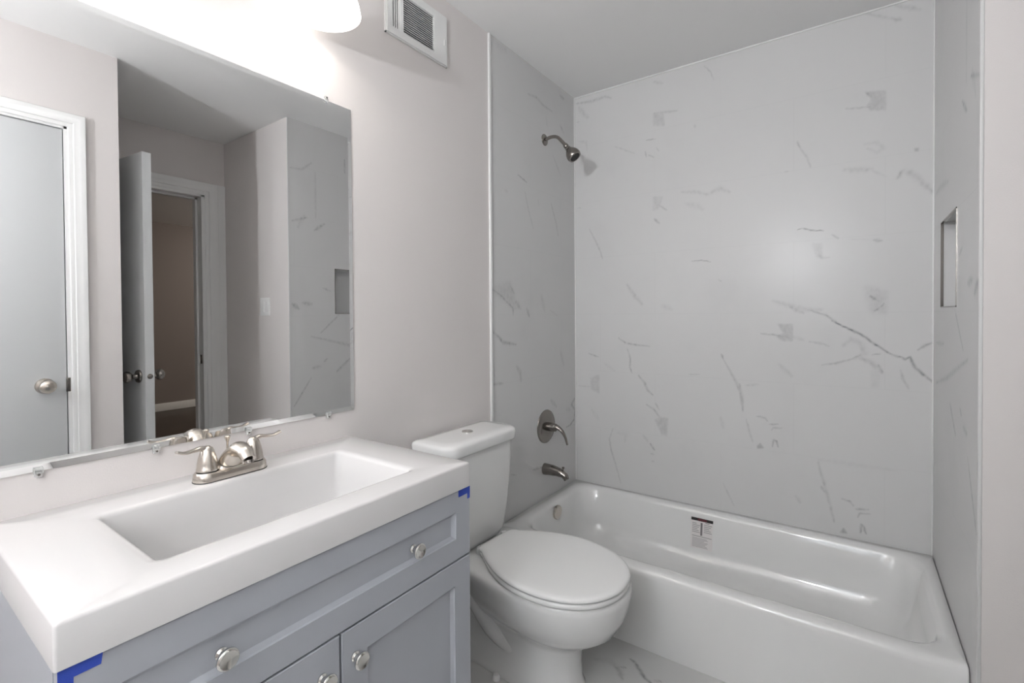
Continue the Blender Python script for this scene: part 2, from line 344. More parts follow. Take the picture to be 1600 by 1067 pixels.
VEIN_LEFT = [
 ('L', [(-0.761, 1.328), (-0.706, 1.308), (-0.643, 1.269), (-0.603, 1.246)], 0.007, 0.35),
 ('B', [(-0.761, 1.328), (-0.632, 1.353), (-0.608, 1.311), (-0.593, 1.252), (-0.648, 1.281)], 0.02, 0.15),
 ('L', [(-0.627, 1.348), (-0.598, 1.317)], 0.01, 0.35),
 ('L', [(-0.608, 1.258), (-0.604, 1.217)], 0.006, 0.4),
 ('L', [(-0.583, 1.276), (-0.546, 1.247)], 0.022, 0.2),
 ('L', [(-0.492, 1.247), (-0.47, 1.21)], 0.014, 0.25),
 ('L', [(-0.763, 1.149), (-0.717, 1.119), (-0.684, 1.095), (-0.585, 1.081)], 0.012, 0.32),
 ('L', [(-0.763, 1.168), (-0.754, 1.14)], 0.02, 0.15),
 ('L', [(-0.581, 0.98), (-0.55, 0.947), (-0.545, 0.908)], 0.016, 0.2),
 ('L', [(-0.766, 0.919), (-0.687, 0.913)], 0.01, 0.25),
 ('L', [(-0.358, 1.309), (-0.328, 1.238)], 0.02, 0.12),
 ('L', [(-0.278, 1.239), (-0.2, 1.212)], 0.006, 0.12),
 ('L', [(-0.168, 1.024), (-0.134, 0.946)], 0.02, 0.12),
 ('L', [(-0.271, 0.776), (-0.218, 0.735)], 0.016, 0.2),
 ('L', [(-0.012, 0.749), (-0.05, 0.719), (-0.012, 0.684)], 0.012, 0.35),
 ('L', [(-0.012, 0.677), (-0.021, 0.632), (-0.066, 0.608), (-0.109, 0.606)], 0.007, 0.5),
 ('L', [(-0.108, 0.7), (-0.065, 0.693)], 0.02, 0.12),
 ('L', [(-0.469, 2.272), (-0.388, 2.283), (-0.329, 2.266), (-0.24, 2.264)], 0.01, 0.2),
 ('L', [(-0.304, 2.22), (-0.293, 2.166)], 0.006, 0.12),
 ('L', [(-0.159, 2.376), (-0.117, 2.374)], 0.014, 0.2),
 ('L', [(-0.161, 2.22), (-0.119, 2.192)], 0.012, 0.2),
 ('L', [(-0.236, 2.041), (-0.191, 1.99), (-0.157, 1.954)], 0.008, 0.12),
 ('L', [(-0.56, 1.867), (-0.523, 1.858), (-0.485, 1.848)], 0.005, 0.4),
 ('L', [(-0.502, 1.799), (-0.475, 1.728), (-0.431, 1.637)], 0.006, 0.2),
 ('L', [(-0.259, 1.789), (-0.207, 1.692), (-0.188, 1.634)], 0.008, 0.2),
 ('L', [(-0.383, 1.782), (-0.377, 1.761)], 0.008, 0.14),
 ('L', [(-0.662, 1.775), (-0.642, 1.77)], 0.01, 0.12),
 ('L', [(-0.445, 0.462), (-0.41, 0.459), (-0.362, 0.453)], 0.01, 0.3),
 ('L', [(-0.633, 0.492), (-0.587, 0.476)], 0.004, 0.3),
 ('L', [(-0.716, 2.395), (-0.644, 2.399)], 0.03, 0.08),
]
VEIN_RIGHT = [
 ('L', [(-0.073, 0.958), (-0.32, 1.004), (-0.546, 1.062), (-0.657, 1.089)], 0.014, 0.22),
 ('L', [(-0.068, 1.105), (-0.249, 1.11)], 0.012, 0.16),
 ('L', [(-0.051, 1.655), (-0.19, 1.653), (-0.326, 1.638)], 0.02, 0.15),
 ('L', [(-0.696, 1.842), (-0.738, 1.769)], 0.02, 0.12),
 ('L', [(-0.784, 2.12), (-0.709, 2.126), (-0.644, 2.182)], 0.012, 0.2),
 ('L', [(-0.776, 1.799), (-0.679, 1.834)], 0.012, 0.3),
 ('L', [(-0.627, 1.762), (-0.558, 1.812)], 0.014, 0.3),
 ('L', [(-0.618, 2.128), (-0.617, 1.844)], 0.012, 0.15),
 ('L', [(-0.779, 1.292), (-0.742, 1.265)], 0.02, 0.35),
 ('L', [(-0.712, 1.301), (-0.656, 1.294)], 0.02, 0.3),
 ('L', [(-0.573, 1.398), (-0.518, 1.38)], 0.01, 0.25),
 ('L', [(-0.591, 1.11), (-0.496, 1.191), (-0.457, 1.224)], 0.008, 0.3),
 ('L', [(-0.779, 0.666), (-0.728, 0.737), (-0.662, 0.829)], 0.008, 0.35),
 ('L', [(-0.571, 0.923), (-0.547, 0.942)], 0.01, 0.3),
 ('L', [(-0.652, 0.889), (-0.594, 0.896)], 0.016, 0.2),
 ('L', [(-0.477, 0.851), (-0.376, 0.928)], 0.014, 0.3),
 ('L', [(-0.399, 2.265), (-0.4, 2.179)], 0.01, 0.3),
]
VEIN_FLOOR = [
 ('L', [(-0.798, -0.634), (-0.806, -0.656), (-0.832, -0.682), (-0.856, -0.708), (-0.866, -0.734)], 0.01, 0.6),
 ('L', [(-0.848, -0.736), (-0.839, -0.758)], 0.006, 0.4),
 ('L', [(-0.86, -0.601), (-0.872, -0.625), (-0.9, -0.645)], 0.014, 0.3),
 ('L', [(-0.855, -0.618), (-0.846, -0.637)], 0.005, 0.4),
 ('L', [(-0.869, -0.532), (-0.849, -0.572), (-0.853, -0.61)], 0.02, 0.12),
]

# ---------------------------------------------------------------- marble sheets (vein pattern as a mesh attribute)
rng = np.random.default_rng(7)
def wob(x, y, s, seed):
    r = np.random.default_rng(seed); o = np.zeros_like(x)
    for k in range(6):
        a = r.uniform(0, 2*PI); f = s*r.uniform(0.6, 2.4); ph = r.uniform(0, 2*PI)
        o += np.sin((x*math.cos(a)+y*math.sin(a))*f+ph)
    return o/6
def paint_veins(U, V, veins, joints=None):
    out = np.zeros_like(U)
    du = wob(U, V, 160, 1)*0.0022; dv = wob(U, V, 160, 2)*0.0022
    tex = 0.85+0.5*wob(U, V, 240, 3)
    for kind, pts, w, s in veins:
        w *= 1.2; s = min(0.85, s*1.28)
        P = np.array(pts); m = 3.2*w+0.01
        sel = (U > P[:, 0].min()-m) & (U < P[:, 0].max()+m) & (V > P[:, 1].min()-m) & (V < P[:, 1].max()+m)
        if not sel.any(): continue
        u = U[sel]+du[sel]; v = V[sel]+dv[sel]
        if kind == 'L':
            best = np.full(u.shape, 9.0); tt = np.zeros_like(u)
            seg = np.sqrt(((P[1:]-P[:-1])**2).sum(1)); cum = np.concatenate([[0], np.cumsum(seg)]); tot = cum[-1]+1e-9
            for i in range(len(P)-1):
                d = P[i+1]-P[i]; q = np.clip(((u-P[i, 0])*d[0]+(v-P[i, 1])*d[1])/(d@d+1e-12), 0, 1)
                dist = np.hypot(u-P[i, 0]-q*d[0], v-P[i, 1]-q*d[1])
                b = dist < best; best[b] = dist[b]; tt[b] = ((cum[i]+q*seg[i])/tot)[b]
            ww = w*0.55*(0.55+0.45*np.sin(PI*np.clip(tt, 0.02, 0.98)))
            a = s*np.exp(-(best/ww)**2)*tex[sel]
        else:
            inside = np.zeros(u.shape, bool); best = np.full(u.shape, 9.0); n = len(P)
            for i in range(n):
                a0, b0 = P[i], P[(i+1) % n]; d = b0-a0
                q = np.clip(((u-a0[0])*d[0]+(v-a0[1])*d[1])/(d@d+1e-12), 0, 1)
                best = np.minimum(best, np.hypot(u-a0[0]-q*d[0], v-a0[1]-q*d[1]))
                c = ((a0[1] > v) != (b0[1] > v)) & (u < (b0[0]-a0[0])*(v-a0[1])/(b0[1]-a0[1]+1e-12)+a0[0]); inside ^= c
            a = np.where(inside, s*(0.75+0.25*np.clip(best/w, 0, 1)), s*0.75*np.exp(-(best/(w*0.7))**2))*(0.75+0.4*tex[sel]-0.2)
        cur = out[sel]; out[sel] = np.maximum(cur, a)+0.4*np.minimum(cur, a)
    if joints:
        zs, row_h, us = joints
        k = np.round((V-zs)/row_h); out = np.maximum(out, 0.05*np.exp(-((V-zs-k*row_h)/0.0016)**2))
        row = np.floor((V-zs)/row_h).astype(int)
        off = np.where(row % 2 == 0, us[0], us[1]); k = np.round((U-off)/0.61)
        out = np.maximum(out, 0.05*np.exp(-((U-off-k*0.61)/0.0016)**2))
    return np.clip(out, 0, 1)
def sheet(name, mapf, u0, u1, v0, v1, veins, material, thick, nrm, joints=None, step=0.0034, hole=None):
    def axis(a, b, cuts):
        pts = [a]+sorted(c for c in cuts if a < c < b)+[b]; out = []
        for p, q in zip(pts[:-1], pts[1:]):
            n = max(1, int(round((q-p)/step))); out += list(np.linspace(p, q, n+1)[:-1])
        return np.array(out+[b])
    us = axis(u0, u1, [hole[0], hole[1]] if hole else []); vs = axis(v0, v1, [hole[2], hole[3]] if hole else [])
    U, V = np.meshgrid(us, vs, indexing='ij'); nu, nv = U.shape
    val = paint_veins(U.ravel(), V.ravel(), veins, joints)
    co = mapf(U.ravel(), V.ravel())
    idx = np.arange(nu*nv).reshape(nu, nv)
    q = np.stack([idx[:-1, :-1], idx[1:, :-1], idx[1:, 1:], idx[:-1, 1:]], -1).reshape(-1, 4)
    if hole:
        uc = (U[:-1, :-1]+U[1:, 1:]).ravel()/2; vc = (V[:-1, :-1]+V[1:, 1:]).ravel()/2
        q = q[~((uc > hole[0]) & (uc < hole[1]) & (vc > hole[2]) & (vc < hole[3]))]
    # solid body behind the face: rim walls and a back
    nrm = np.array(nrm, float)
    bd = [(u0, v0), (u1, v0), (u1, v1), (u0, v1)]
    base = len(co)
    f = mapf(np.array([b[0] for b in bd]), np.array([b[1] for b in bd]))
    co = np.concatenate([co, f, f-nrm*thick]); val = np.concatenate([val, np.zeros(8)])
    ex = [[base+i, base+(i+1) % 4, base+4+(i+1) % 4, base+4+i] for i in range(4)]
    if not hole: ex.append([base+4, base+5, base+6, base+7])
    q = np.concatenate([q, np.array(ex)])
    if np.cross(co[q[0][1]]-co[q[0][0]], co[q[0][2]]-co[q[0][0]])@nrm < 0: q = q[:, ::-1]
    me = bpy.data.meshes.new(name)
    me.vertices.add(len(co)); me.vertices.foreach_set('co', co.ravel().astype(np.float32))
    me.loops.add(q.size); me.loops.foreach_set('vertex_index', q.ravel().astype(np.int32))
    me.polygons.add(len(q)); me.polygons.foreach_set('loop_start', np.arange(0, q.size, 4, dtype=np.int32))
    me.update(calc_edges=True)
    at = me.attributes.new('vein', 'FLOAT', 'POINT'); at.data.foreach_set('value', val.astype(np.float32))
    me.materials.append(material)
    o = bpy.data.objects.new(name, me); COL.objects.link(o); o['kind'] = 'structure'
    return o
XR = -0.8022; XT = -0.7667; XF = -0.7217; T = 0.2905; D2 = -2.3287; XC = -1.622; XL = -3.50
NX0, NX1, NZ0, NZ1 = -0.485, -0.180, 1.232, 1.528     # shampoo niche

def build_shell():
    z3 = lambda a: np.zeros_like(a)
    sheet('wall_back', lambda u, v: np.stack([z3(u), u, v], 1), -1.66, 0.0, 0.0, H, VEIN_BACK, M_TILE, 0.1, (-1, 0, 0), (0.295, 0.3075, (-0.157, -0.454)))
    sheet('wall_left_shower', lambda u, v: np.stack([u, z3(u)-0.004, v], 1), XT, 0.0, 0.0, H, VEIN_LEFT, M_TILE, 0.004, (0, -1, 0), (0.295, 0.3075, (-0.157, -0.454)))
    sheet('wall_right', lambda u, v: np.stack([u, z3(u)-W, v], 1), XR+0.006, 0.0, 0.0, H, VEIN_RIGHT, M_TILE, 0.006, (0, 1, 0), (0.295, 0.3075, (-0.157, -0.454)), hole=(NX0, NX1, NZ0, NZ1))
    # niche
    n = B()
    y0, y1 = -W-0.09, -W-0.0005
    box(n, NX0-0.02, NX1+0.02, y0-0.01, y0, NZ0-0.02, NZ1+0.02)
    for a in ((NX0-0.012, NX0, NZ0, NZ1), (NX1, NX1+0.012, NZ0, NZ1)): box(n, a[0], a[1], y0, y1, a[2], a[3])
    for a in ((NZ0-0.012, NZ0), (NZ1, NZ1+0.012)): box(n, NX0-0.012, NX1+0.012, y0, y1, a[0], a[1])
    box(n, NX0-0.03, NX0-0.012, -W-0.03, -W-0.008, NZ0-0.03, NZ1+0.03)
    niche = obj('wall_right_niche', n, M_TILE, structure=True, smooth=False)
    t = B(); e = 0.004
    box(t, NX0, NX0+e, -W-0.006, -W+0.002, NZ0, NZ1); box(t, NX1-0.002, NX1, -W-0.006, -W+0.002, NZ0, NZ1)
    box(t, NX0, NX1, -W-0.006, -W+0.002, NZ1-e, NZ1); box(t, NX0, NX1, -W-0.006, -W+0.002, NZ0, NZ0+e)
    obj('trim_1', t, M_NICKD, structure=True, smooth=False)
    # floor
    sheet('floor', lambda u, v: np.stack([u, v, z3(u)], 1), -1.50, 0.0, -1.60, 0.0, VEIN_FLOOR, M_FLOOR, 0.08, (0, 0, 1), (-0.9, 0.61, (-0.7, -0.4)), step=0.006)
    b = B(); box(b, XL, -1.50, -2.33, 0, -0.08, 0); box(b, -1.50, XR, -2.33, -1.60, -0.08, 0)
    obj('floor_entry', b, M_FLOOR, structure=True, smooth=False)
    b = B(); box(b, -3.0, 3.6, -6.35, -2.33, -0.08, -0.001); obj('floor_hall', b, M_WOOD, structure=True, smooth=False)
    # ceiling
    b = B(); box(b, XL-0.1, 0.1, -2.33-0.12, 0.12, H, H+0.08); obj('ceiling', b, M_CEIL, structure=True, smooth=False)
    b = B(); box(b, -3.0, 3.6, -6.35, -2.45, 2.44, 2.52); obj('ceiling_hall', b, M_CEIL, structure=True, smooth=False)
    # vanity side wall (painted)
    b = B(); box(b, XL-0.1, 0.1, 0.0, 0.12, 0, H); obj('wall_left', b, M_PAINT, structure=True, smooth=False)
    # end wall with an added, unseen window (behind the camera)
    wy0, wy1, wz0, wz1 = -1.26, -0.70, 1.10, 2.20
    b = B()
    box(b, XL-0.1, XL, -W, wy0, 0, H); box(b, XL-0.1, XL, wy1, 0.0, 0, H)
    box(b, XL-0.1, XL, wy0, wy1, 0, wz0); box(b, XL-0.1, XL, wy0, wy1, wz1, H)
    obj('wall_front', b, M_PAINT, structure=True, smooth=False)
    w = B(); e = 0.045
    box(w, XL-0.06, XL+0.015, wy0-e, wy0+0.01, wz0-e, wz1+e, 0.003); box(w, XL-0.06, XL+0.015, wy1-0.01, wy1+e, wz0-e, wz1+e, 0.003)
    box(w, XL-0.06, XL+0.015, wy0, wy1, wz1-0.01, wz1+e, 0.003); box(w, XL-0.06, XL+0.03, wy0-e, wy1+e, wz0-e, wz0+0.01, 0.003)
    box(w, XL-0.05, XL-0.02, wy0, wy1, (wz0+wz1)/2-0.012, (wz0+wz1)/2+0.012)
    wf = obj('added_window_1', w, M_TRIM, structure=True)  # window made up out of view as a source of light from the left
    p = B(); box(p, XL-0.04, XL-0.035, wy0, wy1, wz0, wz1); obj('added_window_pane', p, M_FILLGLOW, wf)
    # closet wall Y=-W from the end wall to the outside corner, with the closed closet door
    dx1, dx0, dz = -1.8046, -2.5346, 2.045
    b = B()
    box(b, dx1, XC, -W-0.12, -W, 0, H); box(b, XL-0.1, dx0, -W-0.12, -W, 0, H); box(b, dx0, dx1, -W-0.12, -W, dz, H)
    box(b, XL-0.1, XC, -W-0.8, -W-0.75, 0, H)
    box(b, XC-0.12, XC, D2-0.12, -W-0.12, 0, H)
    obj('wall_closet', b, M_PAINT, structure=True, smooth=False)
    # casing of the closet door: profiled
    c = B(); yw = -W+0.0002
    def casing(bm, pts, y, wd, t):
        # mitred casing along an inner path of (x, z) points; stepped colonial profile; pts run round the opening
        prof = [(0, 0), (0, t*0.45), (0.05, t*0.55), (0.27, t*0.58), (0.31, t*0.78), (0.36, t*0.82), (0.66, t*0.86), (0.72, t*1.0), (0.97, t), (1.0, t*0.9), (1.0, 0)]
        n = len(pts); rings = []
        for i, p in enumerate(pts):
            P = Vector(p)
            d0 = (P-Vector(pts[i-1])).normalized() if i > 0 else (Vector(pts[1])-P).normalized()
            d1 = (Vector(pts[i+1])-P).normalized() if i < n-1 else d0
            n0 = Vector((-d0.y, d0.x)); n1 = Vector((-d1.y, d1.x)); m_ = (n0+n1); m_ = m_/(1+n0.dot(n1))
            rings.append([Vector((P.x+m_.x*wd*f, y+h, P.y+m_.y*wd*f)) for f, h in prof])
        loft(bm, rings)
    casing(c, [(dx0-0.003, 0), (dx0-0.003, 2.045), (dx1+0.003, 2.045), (dx1+0.003, 0)], yw, 0.058, 0.017)
    obj('trim_2', c, M_TRIM, structure=True)
    j = B(); box(j, dx1-0.010, dx1+0.004, -W-0.12, -W+0.002, 0, dz); box(j, dx0-0.004, dx0+0.010, -W-0.12, -W+0.002, 0, dz); box(j, dx0, dx1, -W-0.12, -W+0.002, dz-0.010, dz+0.004)
    obj('trim_3', j, M_TRIM, structure=True, smooth=False)
    d = B(); box(d, dx0+0.013, dx1-0.0135, -W-0.040, -W-0.004, 0.01, dz-0.0135, 0.0015)
    door = obj('door_1', d, M_DOOR, structure=True)
    knob(door, (-1.888, -W-0.004, 0.9307), (0, 1, 0), M_NICK)
    s = B(); box(s, dx1-0.016, dx1-0.002, -W-0.010, -W+0.0035, 0.898, 0.958, 0.001); obj('latch_plate', s, M_NICKD, door)
    # doorway wall
    ox0, ox1, oz = -1.600, -0.940, 2.040
    b = B(); box(b, ox1, XR+0.02, D2-0.12, D2, 0, H); box(b, XC, ox0, D2-0.12, D2, 0, H); box(b, ox0, ox1, D2-0.12, D2, oz, H)
    box(b, -3.0, XC-0.12, D2-0.12, D2, 0, 2.44); box(b, XR+0.02, 3.6, D2-0.12, D2, 0, 2.44)
    obj('wall_entry', b, M_PAINT, structure=True, smooth=False)
    c = B()
    casing(c, [(ox0, 2.044), (ox1+0.010, 2.044), (ox1+0.010, 0)], D2, 0.080, 0.018)
    box(c, ox1+0.010+0.079, XR-0.001, D2+0.0005, D2+0.012, 0, 2.124)
    box(c, ox1-0.012, ox1+0.012, D2-0.12, D2+0.005, 0, oz); box(c, ox0-0.004, ox0+0.012, D2-0.12, D2+0.005, 0, oz)
    box(c, ox0, ox1+0.03, D2-0.12, D2+0.005, oz-0.012, oz+0.014)
    box(c, ox1-0.024, ox1-0.012, D2-0.10, D2-0.06, 0, oz-0.01); box(c, ox0+0.012, ox1-0.012, D2-0.10, D2-0.06, oz-0.024, oz-0.012)
    obj('trim_4', c, M_TRIM, structure=True)
    s = B(); box(s, ox1-0.0145, ox1-0.011, D2-0.045, D2-0.015, 0.90, 0.96, 0.001); obj('trim_5', s, M_NICKD, structure=True)
    # return wall at the end of the tub alcove (faces the camera side), thick enough to hold the niche
    b = B(); box(b, XR, XR+0.10, D2, -W-0.006, 0, H); box(b, XR+0.10, 0.1, D2, -W-0.105, 0, H)
    obj('wall_return', b, M_PAINT, structure=True, smooth=False)
    b = B(); box(b, XR-0.001, XR+0.0065, -W-0.0058, -W+0.0015, T-0.01, H-0.001, 0.001); obj('trim_6', b, M_TILETRIM, structure=True)
    b = B(); box(b, XT-0.012, XT+0.002, -0.011, 0.0, 0.30, H-0.001, 0.003); obj('trim_7', b, M_TRIM, structure=True)
    # caulk lines of the tiled alcove
    c = B(); box(c, -0.005, 0.0, -W, 0, H-0.006, H, 0.001); box(c, -0.005, 0.0, -0.009, -0.003, T, H-0.002, 0.001); box(c, -0.005, 0.0, -W, -W+0.005, T, H-0.002, 0.001)
    obj('trim_8', c, M_TRIM, structure=True)
    # baseboards
    b = B(); box(b, XR-0.014, XR, D2+0.02, -W-0.02, 0, 0.09, 0.003); obj('baseboard_right', b, M_TRIM, structure=True)
    b = B(); box(b, -1.470, XT-0.015, -0.014, 0, 0, 0.10, 0.003); obj('baseboard_left', b, M_TRIM, structure=True)
    # hall beyond the doorway
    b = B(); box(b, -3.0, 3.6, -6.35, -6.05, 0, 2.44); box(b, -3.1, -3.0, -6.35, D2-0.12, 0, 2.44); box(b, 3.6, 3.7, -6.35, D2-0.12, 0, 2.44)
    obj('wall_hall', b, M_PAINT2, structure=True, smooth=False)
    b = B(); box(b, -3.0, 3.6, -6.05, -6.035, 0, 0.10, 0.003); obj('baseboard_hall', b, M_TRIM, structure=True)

def knob(parent, loc, d, m, name='door_knob'):
    p = B()
    lathe(p, [(0.0325, 0), (0.0325, 0.004), (0.030, 0.009), (0.014, 0.013), (0.011, 0.018), (0.011, 0.030), (0.018, 0.034), (0.026, 0.042), (0.0285, 0.052), (0.026, 0.061), (0.018, 0.067), (0.0, 0.069)], loc, d, 32)
    return obj(name, p, m, parent)

def build_entry_door():
    # leaf swung into the room; latch edge faces the vanity
    hinge = Vector((-1.571, -2.300)); latch = Vector((-1.497, -1.580))
    u = (latch-hinge); ln = u.length; u.normalize(); n = Vector((-u.y, u.x))   # n points to -X side
    th = 0.040
    Mx = Matrix(((u.x, n.x, 0, hinge.x), (u.y, n.y, 0, hinge.y), (0, 0, 1, 0), (0, 0, 0, 1)))
    b = B(); box(b, 0, ln, -th/2, th/2, 0.012, 2.030, 0.0015, M=Mx)
    door = obj('door_2', b, M_DOOR, structure=True)
    z = 0.925
    for s in (1, -1):
        base = Mx @ Vector((ln-0.062, s*th/2, z)); dr = Vector((n.x*s, n.y*s, 0))
        knob(door, base, dr, M_NICKD)
    p = B(); lathe(p, [(0.0125, 0), (0.0125, 0.002), (0.008, 0.004), (0.006, 0.010), (0.0, 0.0105)], Mx @ Vector((ln, 0, z)), (u.x, u.y, 0), 20)
    obj('latch', p, M_NICKD, door)
    for hz in (0.25, 1.05, 1.80):
        p = B(); lathe(p, [(0.006, 0), (0.006, 0.09)], Mx @ Vector((-0.002, -th/2-0.002, hz)), (0, 0, 1), 12); obj('hinge', p, M_NICKD, door)

# ---------------------------------------------------------------- vanity
VL, VR, VD, ZC, TH = -2.2611, -1.4832, 0.4843, 0.8481, 0.060
def build_vanity_top():
    r = thing('sink', 'glossy white countertop with a moulded rectangular sink basin', 'sink', ((VL+VR)/2, -VD/2, ZC-TH))
    b = B(); k = 8
    x0, x1, y0, y1 = VL, VR, -VD, -0.001
    bx0, bx1, by0, by1 = -2.125, -1.607, -0.405, -0.118
    R = []
    R.append(rrect(bx0+0.05, bx1-0.05, by0+0.04, by1-0.04, ZC-0.160, 0.02, k))
    R.append(rrect(bx0, bx1, by0, by1, ZC-0.148, 0.03, k))
    R.append(rrect(bx0-0.012, bx1+0.012, by0-0.012, by1+0.012, ZC-0.10, 0.03, k))
    R.append(rrect(bx0-0.016, bx1+0.016, by0-0.016, by1+0.016, ZC-TH, 0.03, k))
    R.append(rrect(x0, x1, y0, y1, ZC-TH, 0.004, k))
    R.append(rrect(x0, x1, y0, y1, ZC-0.005, 0.005, k))
    R.append(rrect(x0+0.0015, x1-0.0015, y0+0.0015, y1, ZC-0.0015, 0.005, k))
    R.append(rrect(x0+0.005, x1-0.005, y0+0.005, y1-0.003, ZC, 0.006, k))
    R.append(rrect(bx0-0.018, bx1+0.014, by0-0.014, by1+0.010, ZC, 0.024, k))
    R.append(rrect(bx0-0.008, bx1+0.006, by0-0.006, by1+0.004, ZC-0.0010, 0.019, k))
    R.append(rrect(bx0-0.002, bx1+0.001, by0-0.001, by1+0.001, ZC-0.0040, 0.016, k))
    R.append(rrect(bx0+0.002, bx1-0.002, by0+0.002, by1-0.002, ZC-0.010, 0.015, k))
    R.append(rrect(bx0+0.006, bx1-0.005, by0+0.004, by1-0.003, ZC-0.070, 0.016, k))
    R.append(rrect(bx0+0.010, bx1-0.008, by0+0.006, by1-0.005, ZC-0.122, 0.018, k))
    R.append(rrect(bx0+0.014, bx1-0.012, by0+0.010, by1-0.009, ZC-0.134, 0.019, k))
    R.append(rrect(bx0+0.024, bx1-0.022, by0+0.020, by1-0.018, ZC-0.140, 0.022, k))
    R.append(rrect(bx0+0.060, bx1-0.055, by0+0.045, by1-0.045, ZC-0.142, 0.022, k))
    R.append(rrect(-1.90, -1.84, -0.28, -0.24, ZC-0.147, 0.015, k))
    loft(b, R)
    obj('basin_shell', b, M_TOP, r, angle=50)
    d = B(); lathe(d, [(0.0, 0.0), (0.030, 0.0), (0.030, 0.003), (0.022, 0.005), (0.018, 0.003), (0.0, 0.004)], (-1.87, -0.26, ZC-0.1475), (0, 0, 1), 28)
    obj('drain', d, M_CHROME, r)
    return r

def shaker(bm, x0, x1, z0, z1, y, th, fr, rec=0.008, bevw=0.012):
    """frame-and-panel front facing -Y: outer slab with a bevelled recessed panel"""
    k = 0
    def ring(ax0, ax1, az0, az1, yy): return [Vector((ax0, yy, az0)), Vector((ax1, yy, az0)), Vector((ax1, yy, az1)), Vector((ax0, yy, az1))]
    f = fr
    R = [ring(x0, x1, z0, z1, y+th), ring(x0, x1, z0, z1, y+0.0015), ring(x0+0.0015, x1-0.0015, z0+0.0015, z1-0.0015, y),
         ring(x0+f, x1-f, z0+f, z1-f, y), ring(x0+f+0.0012, x1-f-0.0012, z0+f+0.0012, z1-f-0.0012, y+0.0035),
         ring(x0+f+bevw, x1-f-bevw, z0+f+bevw, z1-f-bevw, y+rec)]
    loft(bm, R)
def cab_knob(parent, x, y, z, name='knob'):
    p = B()
    lathe(p, [(0.0095, 0), (0.0095, 0.003), (0.0065, 0.006), (0.006, 0.012), (0.009, 0.016), (0.0150, 0.0185), (0.0165, 0.021), (0.0165, 0.0245), (0.0150, 0.0265), (0.0135, 0.0270), (0.012, 0.0262), (0.0, 0.0262)], (x, y, z), (0, -1, 0), 36)
    return obj(name, p, M_CHROME, parent)
def build_cabinet():
    x0, x1 = -2.2575, -1.4790; zt = ZC-TH-0.002; yf = -0.460
    r = thing('vanity_cabinet', 'blue-grey shaker vanity cabinet with a drawer front above two doors', 'cabinet', ((x0+x1)/2, -0.23, 0))
    b = B()
    box(b, x0, x0+0.016, yf, -0.004, 0, zt); box(b, x1-0.016, x1, yf, -0.004, 0, zt)
    box(b, x0+0.016, x1-0.016, -0.015, -0.004, 0.09, zt); box(b, x0+0.016, x1-0.016, yf+0.01, -0.015, 0.09, 0.105)
    box(b, x0+0.016, x1-0.016, yf+0.06, yf+0.075, 0.0, 0.09)
    box(b, x0+0.016, x1-0.016, yf+0.002, yf+0.018, zt-0.03, zt); box(b, x0+0.016, x1-0.016, yf+0.002, yf+0.018, 0.600, 0.628)
    obj('carcass', b, M_CAB, r, smooth=False)
    g = B(); box(g, x0+0.017, x1-0.017, yf+0.012, yf+0.016, 0.10, zt-0.001); obj('gap_shade_panel', g, M_GAP, r, smooth=False)  # near-black sheet: shade in the gaps between the fronts, put into colour
    d = B(); shaker(d, x0+0.001, x1-0.001, 0.6165, 0.7855, yf-0.019, 0.019, 0.0520, 0.009, 0.009)
    dr = obj('drawer_front', d, M_CAB, r, smooth=False)
    cab_knob(dr, -2.071, yf-0.019, 0.7005); cab_knob(dr, -1.6745, yf-0.019, 0.7035)
    xm = -1.8595
    for a, c, kx in ((x0+0.001, xm-0.0022, -1.900), (xm+0.0022, x1-0.001, -1.8285)):
        d = B(); shaker(d, a, c, 0.105, 0.6125, yf-0.019, 0.019, 0.0580, 0.009, 0.009)
        dd = obj('door', d, M_CAB, r, smooth=False)
        cab_knob(dd, kx, yf-0.019, 0.554)
    return r
def build_tape():
    y = -0.4793-0.0006
    for pts, lab in (([(-2.2570, 0.7855), (-2.2130, 0.7855), (-2.2150, 0.7715), (-2.2420, 0.7710), (-2.2425, 0.752), (-2.2570, 0.751)], 'blue masking tape on the near left corner of the vanity cabinet'),
                     ([(-1.5230, 0.7855), (-1.4800, 0.7855), (-1.4805, 0.7560), (-1.4900, 0.7555), (-1.4895, 0.7700), (-1.5225, 0.7690)], 'blue masking tape on the far right corner of the vanity cabinet')):
        b = B(); loft(b, [[Vector((px, yy, pz)) for px, pz in pts] for yy in (y+0.0005, y)])
        tag(obj('masking_tape', b, M_TAPE, smooth=False), lab, 'tape')

